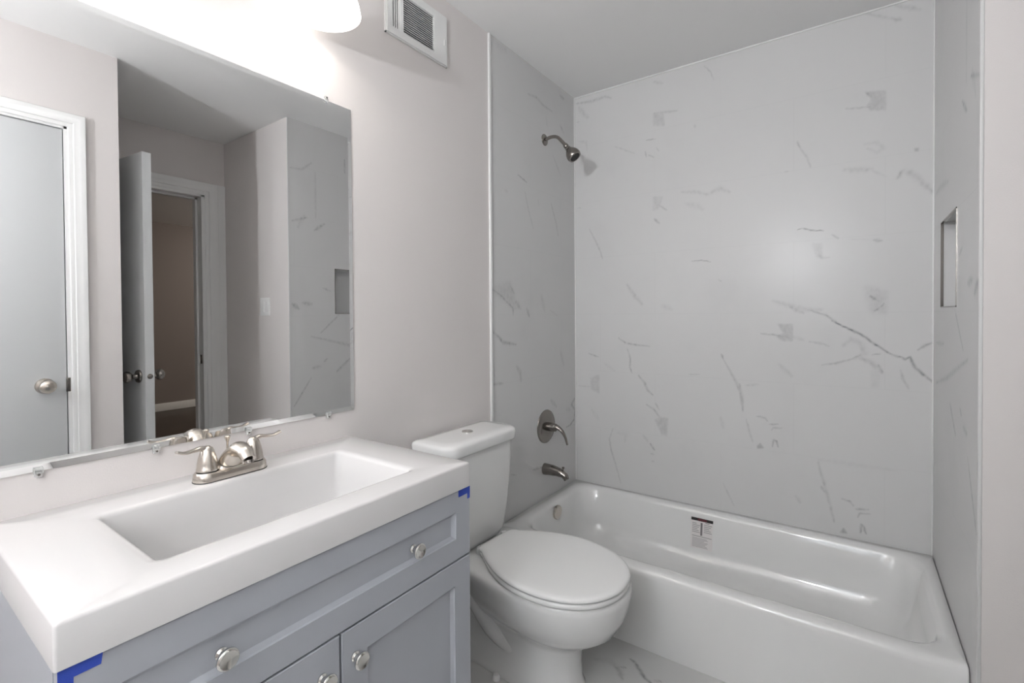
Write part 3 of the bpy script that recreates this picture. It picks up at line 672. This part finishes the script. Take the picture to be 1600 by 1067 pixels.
def build_faucet():
    cx, cy, z = -1.870, -0.078, ZC
    r = thing('sink_faucet', 'brushed nickel two-handle faucet on the white vanity top', 'faucet', (cx, cy, z))
    b = B(); L2, wd = 0.080, 0.027
    def stad(l, w_, zz, n=14):
        pts = []
        for k in range(n+1): a = -PI/2+PI*k/n; pts.append(Vector((cx+l-w_+w_*math.cos(a), cy+w_*math.sin(a), zz)))
        for k in range(n+1): a = PI/2+PI*k/n; pts.append(Vector((cx-l+w_+w_*math.cos(a), cy+w_*math.sin(a), zz)))
        return pts
    loft(b, [stad(L2, wd, z), stad(L2+0.001, wd+0.001, z+0.003), stad(L2-0.001, wd-0.001, z+0.017), stad(L2-0.004, wd-0.004, z+0.021), stad(L2-0.010, wd-0.010, z+0.022)])
    obj('base', b, M_NICK, r)
    g = B(); loft(g, [stad(L2+0.0015, wd+0.0015, z-0.0), stad(L2+0.0015, wd+0.0015, z+0.0016)]); obj('gasket', g, M_BLACK, r)
    for s in (-1, 1):
        hx = cx+s*0.051
        h = B(); lathe(h, [(0.0225, 0.0), (0.0225, 0.004), (0.0215, 0.006), (0.0205, 0.016), (0.0180, 0.030), (0.0145, 0.042), (0.0110, 0.050), (0.006, 0.054), (0.0, 0.055)], (hx, cy, z+0.0235), (0, 0, 1), 36)
        tube(h, [(hx-s*0.002, cy, z+0.066), (hx+s*0.012, cy-0.001, z+0.0745), (hx+s*0.030, cy-0.004, z+0.0740), (hx+s*0.048, cy-0.007, z+0.0735), (hx+s*0.064, cy-0.009, z+0.0790)],
             [(0.009, 0.008), (0.0078, 0.0058), (0.0062, 0.0042), (0.0078, 0.0036), (0.0070, 0.0032)], 16)
        obj('handle', h, M_NICK, r)
        k = B(); lathe(k, [(0.0215, 0), (0.0215, 0.002)], (hx, cy, z+0.0217), (0, 0, 1), 36); obj('handle_seal', k, M_BLACK, r)
    s_ = B()
    tube(s_, [(cx, cy+0.002, z+0.008), (cx, cy-0.006, z+0.036), (cx, cy-0.034, z+0.0640), (cx, cy-0.064, z+0.0635), (cx, cy-0.083, z+0.048)],
         [(0.046, 0.024), (0.0300, 0.0215), (0.0205, 0.0170), (0.0172, 0.0142), (0.0148, 0.0122)], 28, upv=(0, -0.6, 1))
    obj('spout', s_, M_NICK, r, angle=60)
    a = B(); lathe(a, [(0.0098, 0), (0.0098, 0.006), (0.008, 0.0065)], (cx, cy-0.084, z+0.047), (0, -0.35, -1), 24); obj('aerator', a, M_NICKD, r)
    p = B(); lathe(p, [(0.0024, 0), (0.0024, 0.052), (0.0035, 0.056), (0.0068, 0.064), (0.0070, 0.067), (0.004, 0.0695), (0, 0.070)], (cx, cy+0.0175, z+0.020), (0, 0, 1), 20)
    obj('lift_rod', p, M_NICK, r)

def build_mirror():
    x0, x1, z0, z1 = -2.292, -1.4712, 0.9262, 1.8540; bw = 0.013
    r = thing('wall_mirror', 'large rectangular mirror hanging above the white countertop', 'mirror', ((x0+x1)/2, 0, z0))
    b = B()
    def ring(i, y): return [Vector((x0+i, y, z0+i)), Vector((x1-i, y, z0+i)), Vector((x1-i, y, z1-i)), Vector((x0+i, y, z1-i))]
    loft(b, [ring(0, -0.0005), ring(0, -0.0036), ring(bw, -0.0050)])
    obj('mirror_glass', b, M_MIRROR, r, smooth=False)
    for x, z, s in ((-1.5574, z1, 1), (-2.185, z0, -1), (-1.9943, z0, -1), (-1.7933, z0, -1), (-1.5615, z0, -1)):
        c = B(); box(c, x-0.006, x+0.006, -0.0085, -0.0055, z-s*0.006, z+s*0.003, 0.001)
        box(c, x-0.0045, x+0.0045, -0.0080, -0.0005, z+s*0.001, z+s*0.010, 0.001)
        cc = obj('mirror_clip', c, M_CLIP, r, label='clear plastic mirror clip')
        k = B(); lathe(k, [(0.0022, 0), (0.0022, 0.001), (0, 0.0015)], (x, -0.008, z+s*0.006), (0, -1, 0), 12); obj('clip_screw', k, M_NICKD, cc)

def build_vanity_light():
    r = thing('vanity_light', 'two-shade vanity light with glowing white glass shades above the mirror', 'light', (-1.87, 0, 2.2))
    b = B(); box(b, -2.19, -1.55, -0.028, -0.001, 2.185, 2.245, 0.006, 3); obj('back_plate', b, M_NICK, r)
    for x in BULB_X:
        a = B(); tube(a, [(x, -0.026, 2.215), (x, -0.070, 2.225), (x, BULB_Y+0.01, 2.205), (x, BULB_Y, RIM_Z+0.106)], [0.008, 0.008, 0.008, 0.009], 14)
        lathe(a, [(0.016, 0), (0.024, -0.008), (0.026, -0.022)], (x, BULB_Y, RIM_Z+0.108), (0, 0, 1), 28); obj('arm', a, M_NICK, r)
        s = B(); prof = [(0.024, 0.086), (0.046, 0.081), (0.066, 0.069), (0.082, 0.050), (0.092, 0.026), (0.097, 0.0)]
        inn = [(rr-0.003, h) for rr, h in reversed(prof)]
        lathe(s, prof+inn, (x, BULB_Y, RIM_Z), (0, 0, 1), 56, False, False)
        sh = obj('lamp_shade', s, M_SHADE, r, angle=60)
        q = B(); lathe(q, [(0.0, -0.026), (0.010, -0.024), (0.017, -0.017), (0.020, -0.006), (0.018, 0.008), (0.013, 0.022), (0.011, 0.042)], (x, BULB_Y, RIM_Z+0.036), (0, 0, 1), 28)
        bo = obj('bulb', q, M_BULB, sh)
        bo.visible_shadow = True

def build_vent():
    x0, x1, z0, z1 = -1.333, -1.0365, 2.1605, 2.3500; y = -0.010
    r = thing('air_vent', 'white metal air vent high on the wall beside the vanity light', 'vent', ((x0+x1)/2, 0, z0))
    b = B()
    # face plate with two openings
    def slab(a0, a1, c0, c1, t=y): box(b, a0, a1, t, -0.0005, c0, c1)
    o = [(-1.307, -1.272), (-1.257, -1.108)]; oz0, oz1 = 2.190, 2.320
    slab(x0+0.004, o[0][0], z0+0.004, z1-0.004); slab(o[0][1], o[1][0], z0+0.004, z1-0.004); slab(o[1][1], x1-0.004, z0+0.004, z1-0.004)
    for a in o: slab(a[0], a[1], z0+0.004, oz0); slab(a[0], a[1], oz1, z1-0.004)
    for (a0, a1, c0, c1) in ((x0, x0+0.004, z0, z1), (x1-0.004, x1, z0, z1), (x0, x1, z0, z0+0.004), (x0, x1, z1-0.004, z1)): box(b, a0, a1, y+0.003, -0.0005, c0, c1)
    obj('face_plate', b, M_VENT, r, smooth=False)
    k = B(); box(k, -1.31, -1.105, -0.0015, -0.0006, 2.185, 2.325); obj('vent_shade_plate', k, M_DARK, r, smooth=False)  # flat dark plate on the wall, coloured as the shade behind the louvers
    for i in range(4):
        s = B(); cx = o[0][0]+0.0045+i*0.0088
        box(s, -0.0035, 0.0035, -0.0010, 0.0010, oz0, oz1, M=Matrix.Translation((cx, -0.006, 0)) @ Matrix.Rotation(0.5, 4, 'Z')); obj('vertical_louver', s, M_VENT, r, smooth=False)
    n = 17
    for i in range(n):
        s = B(); cz = oz0+(i+0.5)*(oz1-oz0)/n
        box(s, o[1][0], o[1][1], -0.0036, 0.0036, -0.0007, 0.0007, M=Matrix.Translation((0, -0.0062, cz)) @ Matrix.Rotation(0.45, 4, 'X')); obj('louver', s, M_VENT, r, smooth=False)
    l = B(); box(l, -1.0560, -1.0540, -0.0125, -0.0095, 2.236, 2.258, 0.0005); obj('damper_lever', l, M_VENT, r)

# ---------------------------------------------------------------- toilet
TX = -1.022
def egg(a, yf, ym, yb, ab, z, n=24, rb=0.03, pw=1.9):
    pts = []
    for k in range(n+1):
        t = -PI/2+PI*k/n                      # left side -> front -> right side
        s, c = math.sin(t), math.cos(t)
        pts.append(Vector((TX+a*math.copysign(abs(s)**0.94, s), ym-(ym-yf)*abs(c)**0.94*(1 if c > 0 else 1), z)))
    m = 12
    for k in range(1, m+1):
        t = k/m; s = t**pw; pts.append(Vector((TX+a*(1-s)+ab*s, ym+(yb-rb-ym)*t, z)))
    for k in range(1, 5):
        q = PI/2*k/4; pts.append(Vector((TX+ab-rb+rb*math.cos(q), yb-rb+rb*math.sin(q), z)))
    for k in range(0, 5):
        q = PI/2+PI/2*k/4; pts.append(Vector((TX-ab+rb+rb*math.cos(q), yb-rb+rb*math.sin(q), z)))
    for k in range(m-1, 0, -1):
        t = k/m; s = t**pw; pts.append(Vector((TX-a*(1-s)-ab*s, ym+(yb-rb-ym)*t, z)))
    return pts
def build_toilet():
    r = thing('toilet', 'white two-piece toilet with closed lid between the vanity and tub', 'toilet', (TX, -0.36, 0))
    b = B()
    turn = lambda bm, deg: bmesh.ops.transform(bm, matrix=Matrix.Translation((TX, -0.2, 0)) @ Matrix.Rotation(math.radians(deg), 4, 'Z') @ Matrix.Translation((-TX, 0.2, 0)), verts=bm.verts)
    R = [egg(0.100, -0.570, -0.42, -0.09, 0.100, 0.0), egg(0.100, -0.570, -0.42, -0.09, 0.100, 0.016), egg(0.089, -0.560, -0.42, -0.10, 0.080, 0.040),
         egg(0.086, -0.558, -0.42, -0.10, 0.070, 0.10), egg(0.088, -0.566, -0.43, -0.10, 0.066, 0.150), egg(0.096, -0.588, -0.44, -0.09, 0.066, 0.175),
         egg(0.128, -0.640, -0.45, -0.08, 0.068, 0.205), egg(0.160, -0.682, -0.46, -0.07, 0.072, 0.240), egg(0.182, -0.706, -0.47, -0.06, 0.084, 0.285),
         egg(0.192, -0.717, -0.475, -0.045, 0.110, 0.325), egg(0.196, -0.722, -0.48, -0.03, 0.138, 0.350), egg(0.196, -0.722, -0.48, -0.03, 0.140, 0.362), egg(0.193, -0.719, -0.48, -0.03, 0.139, 0.371), egg(0.183, -0.709, -0.48, -0.035, 0.132, 0.375)]
    loft(b, R); turn(b, -3); obj('bowl', b, M_PORC, r, angle=70)
    # trapway bulge down the side
    t = B(); tube(t, [(TX-0.030, -0.14, 0.345), (TX-0.046, -0.16, 0.25), (TX-0.052, -0.24, 0.15), (TX-0.050, -0.33, 0.10), (TX-0.040, -0.42, 0.085)], [0.050, 0.058, 0.052, 0.045, 0.03], 24)
    obj('trapway', t, M_PORC, r, angle=70)
    def seatring(g, z): return egg(0.193+g, -0.720-g, -0.485, -0.212+g*0.5, 0.100+g, z, rb=0.030, pw=2.0)
    s = B(); loft(s, [seatring(-0.012, 0.377), seatring(-0.003, 0.378), seatring(0, 0.382), seatring(0, 0.391), seatring(-0.005, 0.3945)]); turn(s, -5); obj('seat', s, M_SEAT, r, angle=60)
    l = B(); loft(l, [seatring(-0.008, 0.3975), seatring(0.001, 0.3985), seatring(0.003, 0.402), seatring(0.002, 0.4075), seatring(-0.004, 0.4115), seatring(-0.016, 0.4132), seatring(-0.05, 0.4145)]); turn(l, -5); obj('lid', l, M_SEAT, r, angle=60)
    for s in (-1, 1):
        h = B(); lathe(h, [(0.014, 0), (0.014, 0.018), (0.011, 0.023), (0, 0.024)], (TX+s*0.072, -0.198, 0.375), (0, 0, 1), 20); obj('hinge_cap', h, M_SEAT, r)
    # tank
    t = B(); k = 8
    def tk(hw, yf, yb, z, rf=0.055, rb=0.02): return rrect(TX-0.028-hw, TX-0.028+hw, yf, yb, z, (rb, rb, rf, rf), k)
    loft(t, [tk(0.120, -0.150, -0.045, 0.378), tk(0.152, -0.168, -0.035, 0.385), tk(0.166, -0.175, -0.03, 0.405), tk(0.180, -0.183, -0.028, 0.50), tk(0.190, -0.190, -0.025, 0.62), tk(0.194, -0.193, -0.022, 0.734)])
    obj('tank', t, M_PORC, r, angle=60)
    t = B(); loft(t, [tk(0.196, -0.196, -0.02, 0.736), tk(0.203, -0.203, -0.016, 0.738), tk(0.204, -0.205, -0.015, 0.744), tk(0.205, -0.207, -0.015, 0.770), tk(0.202, -0.204, -0.017, 0.778), tk(0.194, -0.196, -0.024, 0.7825), tk(0.16, -0.165, -0.05, 0.7845)])
    lid = obj('tank_lid', t, M_PORC, r, angle=60)
    f = B(); lathe(f, [(0.021, 0), (0.021, 0.003), (0.019, 0.0045), (0.0165, 0.0035), (0.015, 0.0045), (0.0, 0.005)], (TX-0.028, -0.105, 0.7845), (0, 0, 1), 32); obj('flush_button', f, M_CHROME, lid)
    for s in (-1, 1):
        c = B(); lathe(c, [(0.014, 0), (0.014, 0.008), (0.010, 0.016), (0.0, 0.019)], (TX+s*0.118, -0.30, 0.0), (0, 0, 1), 20); obj('bolt_cap', c, M_SEAT, r)

# ---------------------------------------------------------------- bathtub and its fittings
def build_tub():
    r = thing('bathtub', 'white alcove bathtub with a plain apron along the marble wall', 'bathtub', (-0.36, -W/2, 0))
    b = B(); k = 10; x1 = -0.002; y0, y1 = -W+0.002, -0.006
    R = [rrect(XF, x1, y0, y1, 0.0, 0.004, k), rrect(XF, x1, y0, y1, 0.03, 0.004, k), rrect(XF+0.004, x1, y0, y1, 0.12, 0.004, k), rrect(XF+0.002, x1, y0, y1, 0.23, 0.004, k),
         rrect(XF, x1, y0, y1, T-0.028, 0.004, k), rrect(XF+0.002, x1, y0, y1, T-0.014, 0.005, k), rrect(XF+0.008, x1, y0, y1, T-0.004, 0.006, k), rrect(XF+0.020, x1-0.002, y0+0.002, y1-0.002, T, 0.008, k),
         rrect(XF+0.050, -0.038, -1.494, -0.060, T, 0.09, k), rrect(XF+0.062, -0.046, -1.486, -0.070, T-0.005, 0.10, k), rrect(XF+0.070, -0.054, -1.476, -0.078, T-0.020, 0.11, k),
         rrect(XF+0.082, -0.066, -1.462, -0.086, 0.200, 0.12, k), rrect(XF+0.095, -0.080, -1.440, -0.096, 0.120, 0.13, k), rrect(XF+0.112, -0.095, -1.415, -0.110, 0.080, 0.13, k),
         rrect(XF+0.140, -0.120, -1.380, -0.135, 0.058, 0.12, k), rrect(XF+0.180, -0.160, -1.310, -0.180, 0.050, 0.10, k), rrect(XF+0.30, -0.28, -1.0, -0.40, 0.046, 0.05, k)]
    loft(b, R); obj('tub_shell', b, M_TUB, r, angle=70)
    o = B(); lathe(o, [(0.034, -0.004), (0.034, 0.006), (0.031, 0.010), (0.012, 0.011), (0.0, 0.0105)], (-0.358, -0.086, 0.245), (0, -1, -0.06), 36)
    ov = obj('overflow_cover', o, M_NICK, r)
    d = B(); lathe(d, [(0.032, 0), (0.032, 0.003), (0.026, 0.005), (0.0, 0.004)], (-0.36, -0.24, 0.049), (0, 0, 1), 32); obj('drain', d, M_NICK, r)

def build_label():
    # paper sticker on the inner back wall of the tub
    r = thing('warning_label', 'small white paper label with red and black header inside the tub', 'label', (-0.08, -0.70, 0.10))
    def pt(u, v, off):   # u along -Y (0..1), v up
        z = 0.118+v*0.135; y = -0.648-u*0.098
        # tub wall x at this height
        tz = [(0.080, -0.095), (0.120, -0.080), (0.200, -0.066), (0.2705, -0.054)]
        for (za, xa), (zb, xb) in zip(tz[:-1], tz[1:]):
            if z <= zb: x = xa+(xb-xa)*(z-za)/(zb-za); break
        return Vector((x-0.0012-off, y, z))
    def patch(u0, u1, v0, v1, off, n=8):
        b = B()
        g = [[b.verts.new(pt(u0+(u1-u0)*i, v0+(v1-v0)*j/n, off)) for i in (0, 1)] for j in range(n+1)]
        h = [[b.verts.new(pt(u0+(u1-u0)*i, v0+(v1-v0)*j/n, off-0.0003)) for i in (0, 1)] for j in range(n+1)]
        for j in range(n):
            b.faces.new((g[j][0], g[j][1], g[j+1][1], g[j+1][0])); b.faces.new((h[j][1], h[j][0], h[j+1][0], h[j+1][1]))
            b.faces.new((g[j][0], g[j+1][0], h[j+1][0], h[j][0])); b.faces.new((g[j][1], h[j][1], h[j+1][1], g[j+1][1]))
        return b
    paper = mat('label_paper', (0.76, 0.73, 0.72), 0.5); ink = mat('label_grey_ink', (0.42, 0.40, 0.40), 0.6); ink2 = mat('label_dark_ink', (0.20, 0.19, 0.19), 0.6)
    blk = mat('label_black_ink', (0.015, 0.012, 0.012), 0.5); red = mat('label_red_ink', (0.085, 0.012, 0.018), 0.5)
    obj('paper', patch(0, 1, 0, 1, 0), paper, r, smooth=False)
    h = patch(0.0, 1, 0.905, 1.0, 0.0006); obj('header', h, blk, r, smooth=False)
    h = patch(0.30, 0.72, 0.915, 0.99, 0.0010); obj('header_red_band', h, red, r, smooth=False)
    q = B()
    for (a0, a1, c0, c1, nl) in ((0.06, 0.42, 0.50, 0.84, 6), (0.60, 0.96, 0.54, 0.84, 5), (0.08, 0.80, 0.04, 0.36, 8)):
        for i in range(nl):
            v = c0+(c1-c0)*(i+0.5)/nl; e = 0.35*(c1-c0)/nl
            merge(q, patch(a0, a1-(0.12 if i % 3 == 2 else 0)-0.05*(i % 2), v-e*0.6, v+e*0.6, 0.0006, 2))
    obj('text_lines', q, ink, r, smooth=False)
    q = B(); merge(q, patch(0.44, 0.53, 0.44, 0.86, 0.0006, 4)); merge(q, patch(0.06, 0.96, 0.395, 0.41, 0.0006, 2)); merge(q, patch(0.66, 0.84, 0.865, 0.885, 0.0006, 2))
    obj('pictogram', q, ink2, r, smooth=False)

def build_fixtures():
    Y = -0.0045
    # shower head
    r = thing('shower', 'satin nickel shower head on a bent arm high on the marble wall', 'shower', (-0.321, Y, 2.096))
    f = B(); lathe(f, [(0.029, 0), (0.028, 0.003), (0.022, 0.007), (0.011, 0.009)], (-0.321, Y, 2.096), (0, -1, 0), 32); obj('flange', f, M_NICKD, r)
    a = B(); tube(a, [(-0.321, Y-0.002, 2.096), (-0.321, -0.045, 2.102), (-0.321, -0.078, 2.094), (-0.321, -0.104, 2.068), (-0.321, -0.125, 2.043)], [0.0085]*5, 18); obj('arm', a, M_NICKD, r)
    h = B(); ax = Vector((0.0, -0.62, -0.80)); lathe(h, [(0.0115, -0.004), (0.0125, 0.002), (0.0125, 0.010), (0.0105, 0.013), (0.013, 0.018), (0.0145, 0.024), (0.0135, 0.028), (0.022, 0.038), (0.030, 0.052), (0.0345, 0.066), (0.0350, 0.076), (0.032, 0.084), (0.024, 0.085)], (-0.321, -0.124, 2.044), ax, 36)
    hd = obj('head', h, M_NICKD, r)
    c = B(); lathe(c, [(0.0245, 0), (0.023, 0.0015), (0.0, 0.003)], Vector((-0.321, -0.124, 2.044))+ax.normalized()*0.085, ax, 32); obj('spray_face', c, M_BLACK, hd)
    # valve
    r = thing('shower_valve', 'nickel shower valve with round plate and curved lever', 'valve', (-0.324, Y, 0.652))
    f = B(); lathe(f, [(0.084, 0), (0.083, 0.004), (0.076, 0.009), (0.045, 0.013), (0.030, 0.014)], (-0.324, Y, 0.652), (0, -1, 0), 56); obj('escutcheon', f, M_NICKD, r)
    a = B(); lathe(a, [(0.022, 0.010), (0.021, 0.045), (0.019, 0.058), (0.012, 0.064), (0, 0.065)], (-0.324, Y, 0.652), (0, -1, 0), 32)
    tube(a, [(-0.324, -0.040, 0.654), (-0.324, -0.066, 0.655), (-0.322, -0.094, 0.640), (-0.320, -0.114, 0.608), (-0.319, -0.124, 0.574)], [(0.015, 0.014), (0.015, 0.013), (0.011, 0.009), (0.0085, 0.006), (0.007, 0.0045)], 20); obj('lever', a, M_NICKD, r)
    # spout
    r = thing('tub_spout', 'nickel tub spout with a diverter knob above the tub rim', 'faucet', (-0.340, Y, 0.440))
    s = B()
    tube(s, [(-0.340, Y, 0.440), (-0.340, -0.045, 0.441), (-0.340, -0.090, 0.437), (-0.340, -0.118, 0.427), (-0.340, -0.132, 0.408)], [(0.027, 0.029), (0.0255, 0.0265), (0.022, 0.021), (0.0185, 0.0165), (0.0160, 0.0135)], 28, upv=(0, -0.4, 1)); obj('spout_body', s, M_NICKD, r, angle=60)
    d = B(); lathe(d, [(0.003, 0), (0.003, 0.012), (0.0065, 0.013), (0.0065, 0.019), (0.004, 0.021)], (-0.340, -0.112, 0.447), (0, 0, 1), 20); obj('diverter_knob', d, M_NICKD, r)

def build_switches():
    r = thing('light_switch', 'white light switch plate on the wall outside the tub alcove', 'light switch', (XR, -1.795, 1.22))
    p = B(); box(p, XR-0.006, XR-0.0004, -1.853, -1.737, 1.222, 1.337, 0.002); obj('plate', p, M_SWITCH, r)
    for y in (-1.818, -1.772):
        q = B(); box(q, XR-0.0085, XR-0.0055, y-0.016, y+0.016, 1.246, 1.313, 0.001); obj('rocker', q, M_SWITCH, r)
    r = thing('wall_outlet', 'white wall outlet plate on the dark wall of the room beyond the doorway', 'outlet', (0.1, -6.05, 0.3))
    p = B(); box(p, 0.065, 0.155, -6.056, -6.0505, 0.335, 0.465, 0.002); obj('plate', p, M_SWITCH, r)
    q = B(); box(q, 0.090, 0.130, -6.058, -6.0555, 0.355, 0.445, 0.001); obj('socket', q, M_SWITCH, r)

def build_added_sconce():  # lamp made up out of view to throw light from the left
    r = thing('added_sconce', 'added white glass wall lamp, unseen behind the camera, to light the room from the left', 'wall lamp', (XL, -0.76, 1.66))
    b = B(); lathe(b, [(0.055, 0.0005), (0.055, 0.010), (0.045, 0.018), (0.014, 0.022), (0.012, 0.05)], (XL, -0.76, 1.58), (1, 0, 0), 32); obj('back_plate', b, M_NICK, r)
    a = B(); tube(a, [(XL+0.045, -0.76, 1.58), (XL+0.10, -0.76, 1.575), (XL+0.14, -0.76, 1.59), (XL+0.14, -0.76, 1.615)], [0.008]*4, 14); lathe(a, [(0.02, 0), (0.045, 0.02), (0.047, 0.025)], (XL+0.14, -0.76, 1.605), (0, 0, 1), 28); obj('arm', a, M_NICK, r)
    s = B(); prof = [(0.044, -0.028), (0.062, 0.0), (0.074, 0.035), (0.080, 0.07)]
    lathe(s, prof+[(q-0.003, h) for q, h in reversed(prof)], (XL+0.14, -0.76, 1.66), (0, 0, 1), 40, False, False)
    obj('lamp_shade', s, M_FILLGLOW, r, angle=60)
    q = B(); lathe(q, [(0.012, -0.05), (0.012, 0.0), (0.014, 0.02)], (XL+0.14, -0.76, 1.69), (0, 0, 1), 20); obj('bulb_socket', q, M_TRIM, r)

build_shell()
build_added_sconce()
build_entry_door()
build_vanity_top()
build_cabinet()
build_tape()
build_faucet()
build_mirror()
build_vanity_light()
build_vent()
build_toilet()
build_tub()
build_label()
build_fixtures()
build_switches()
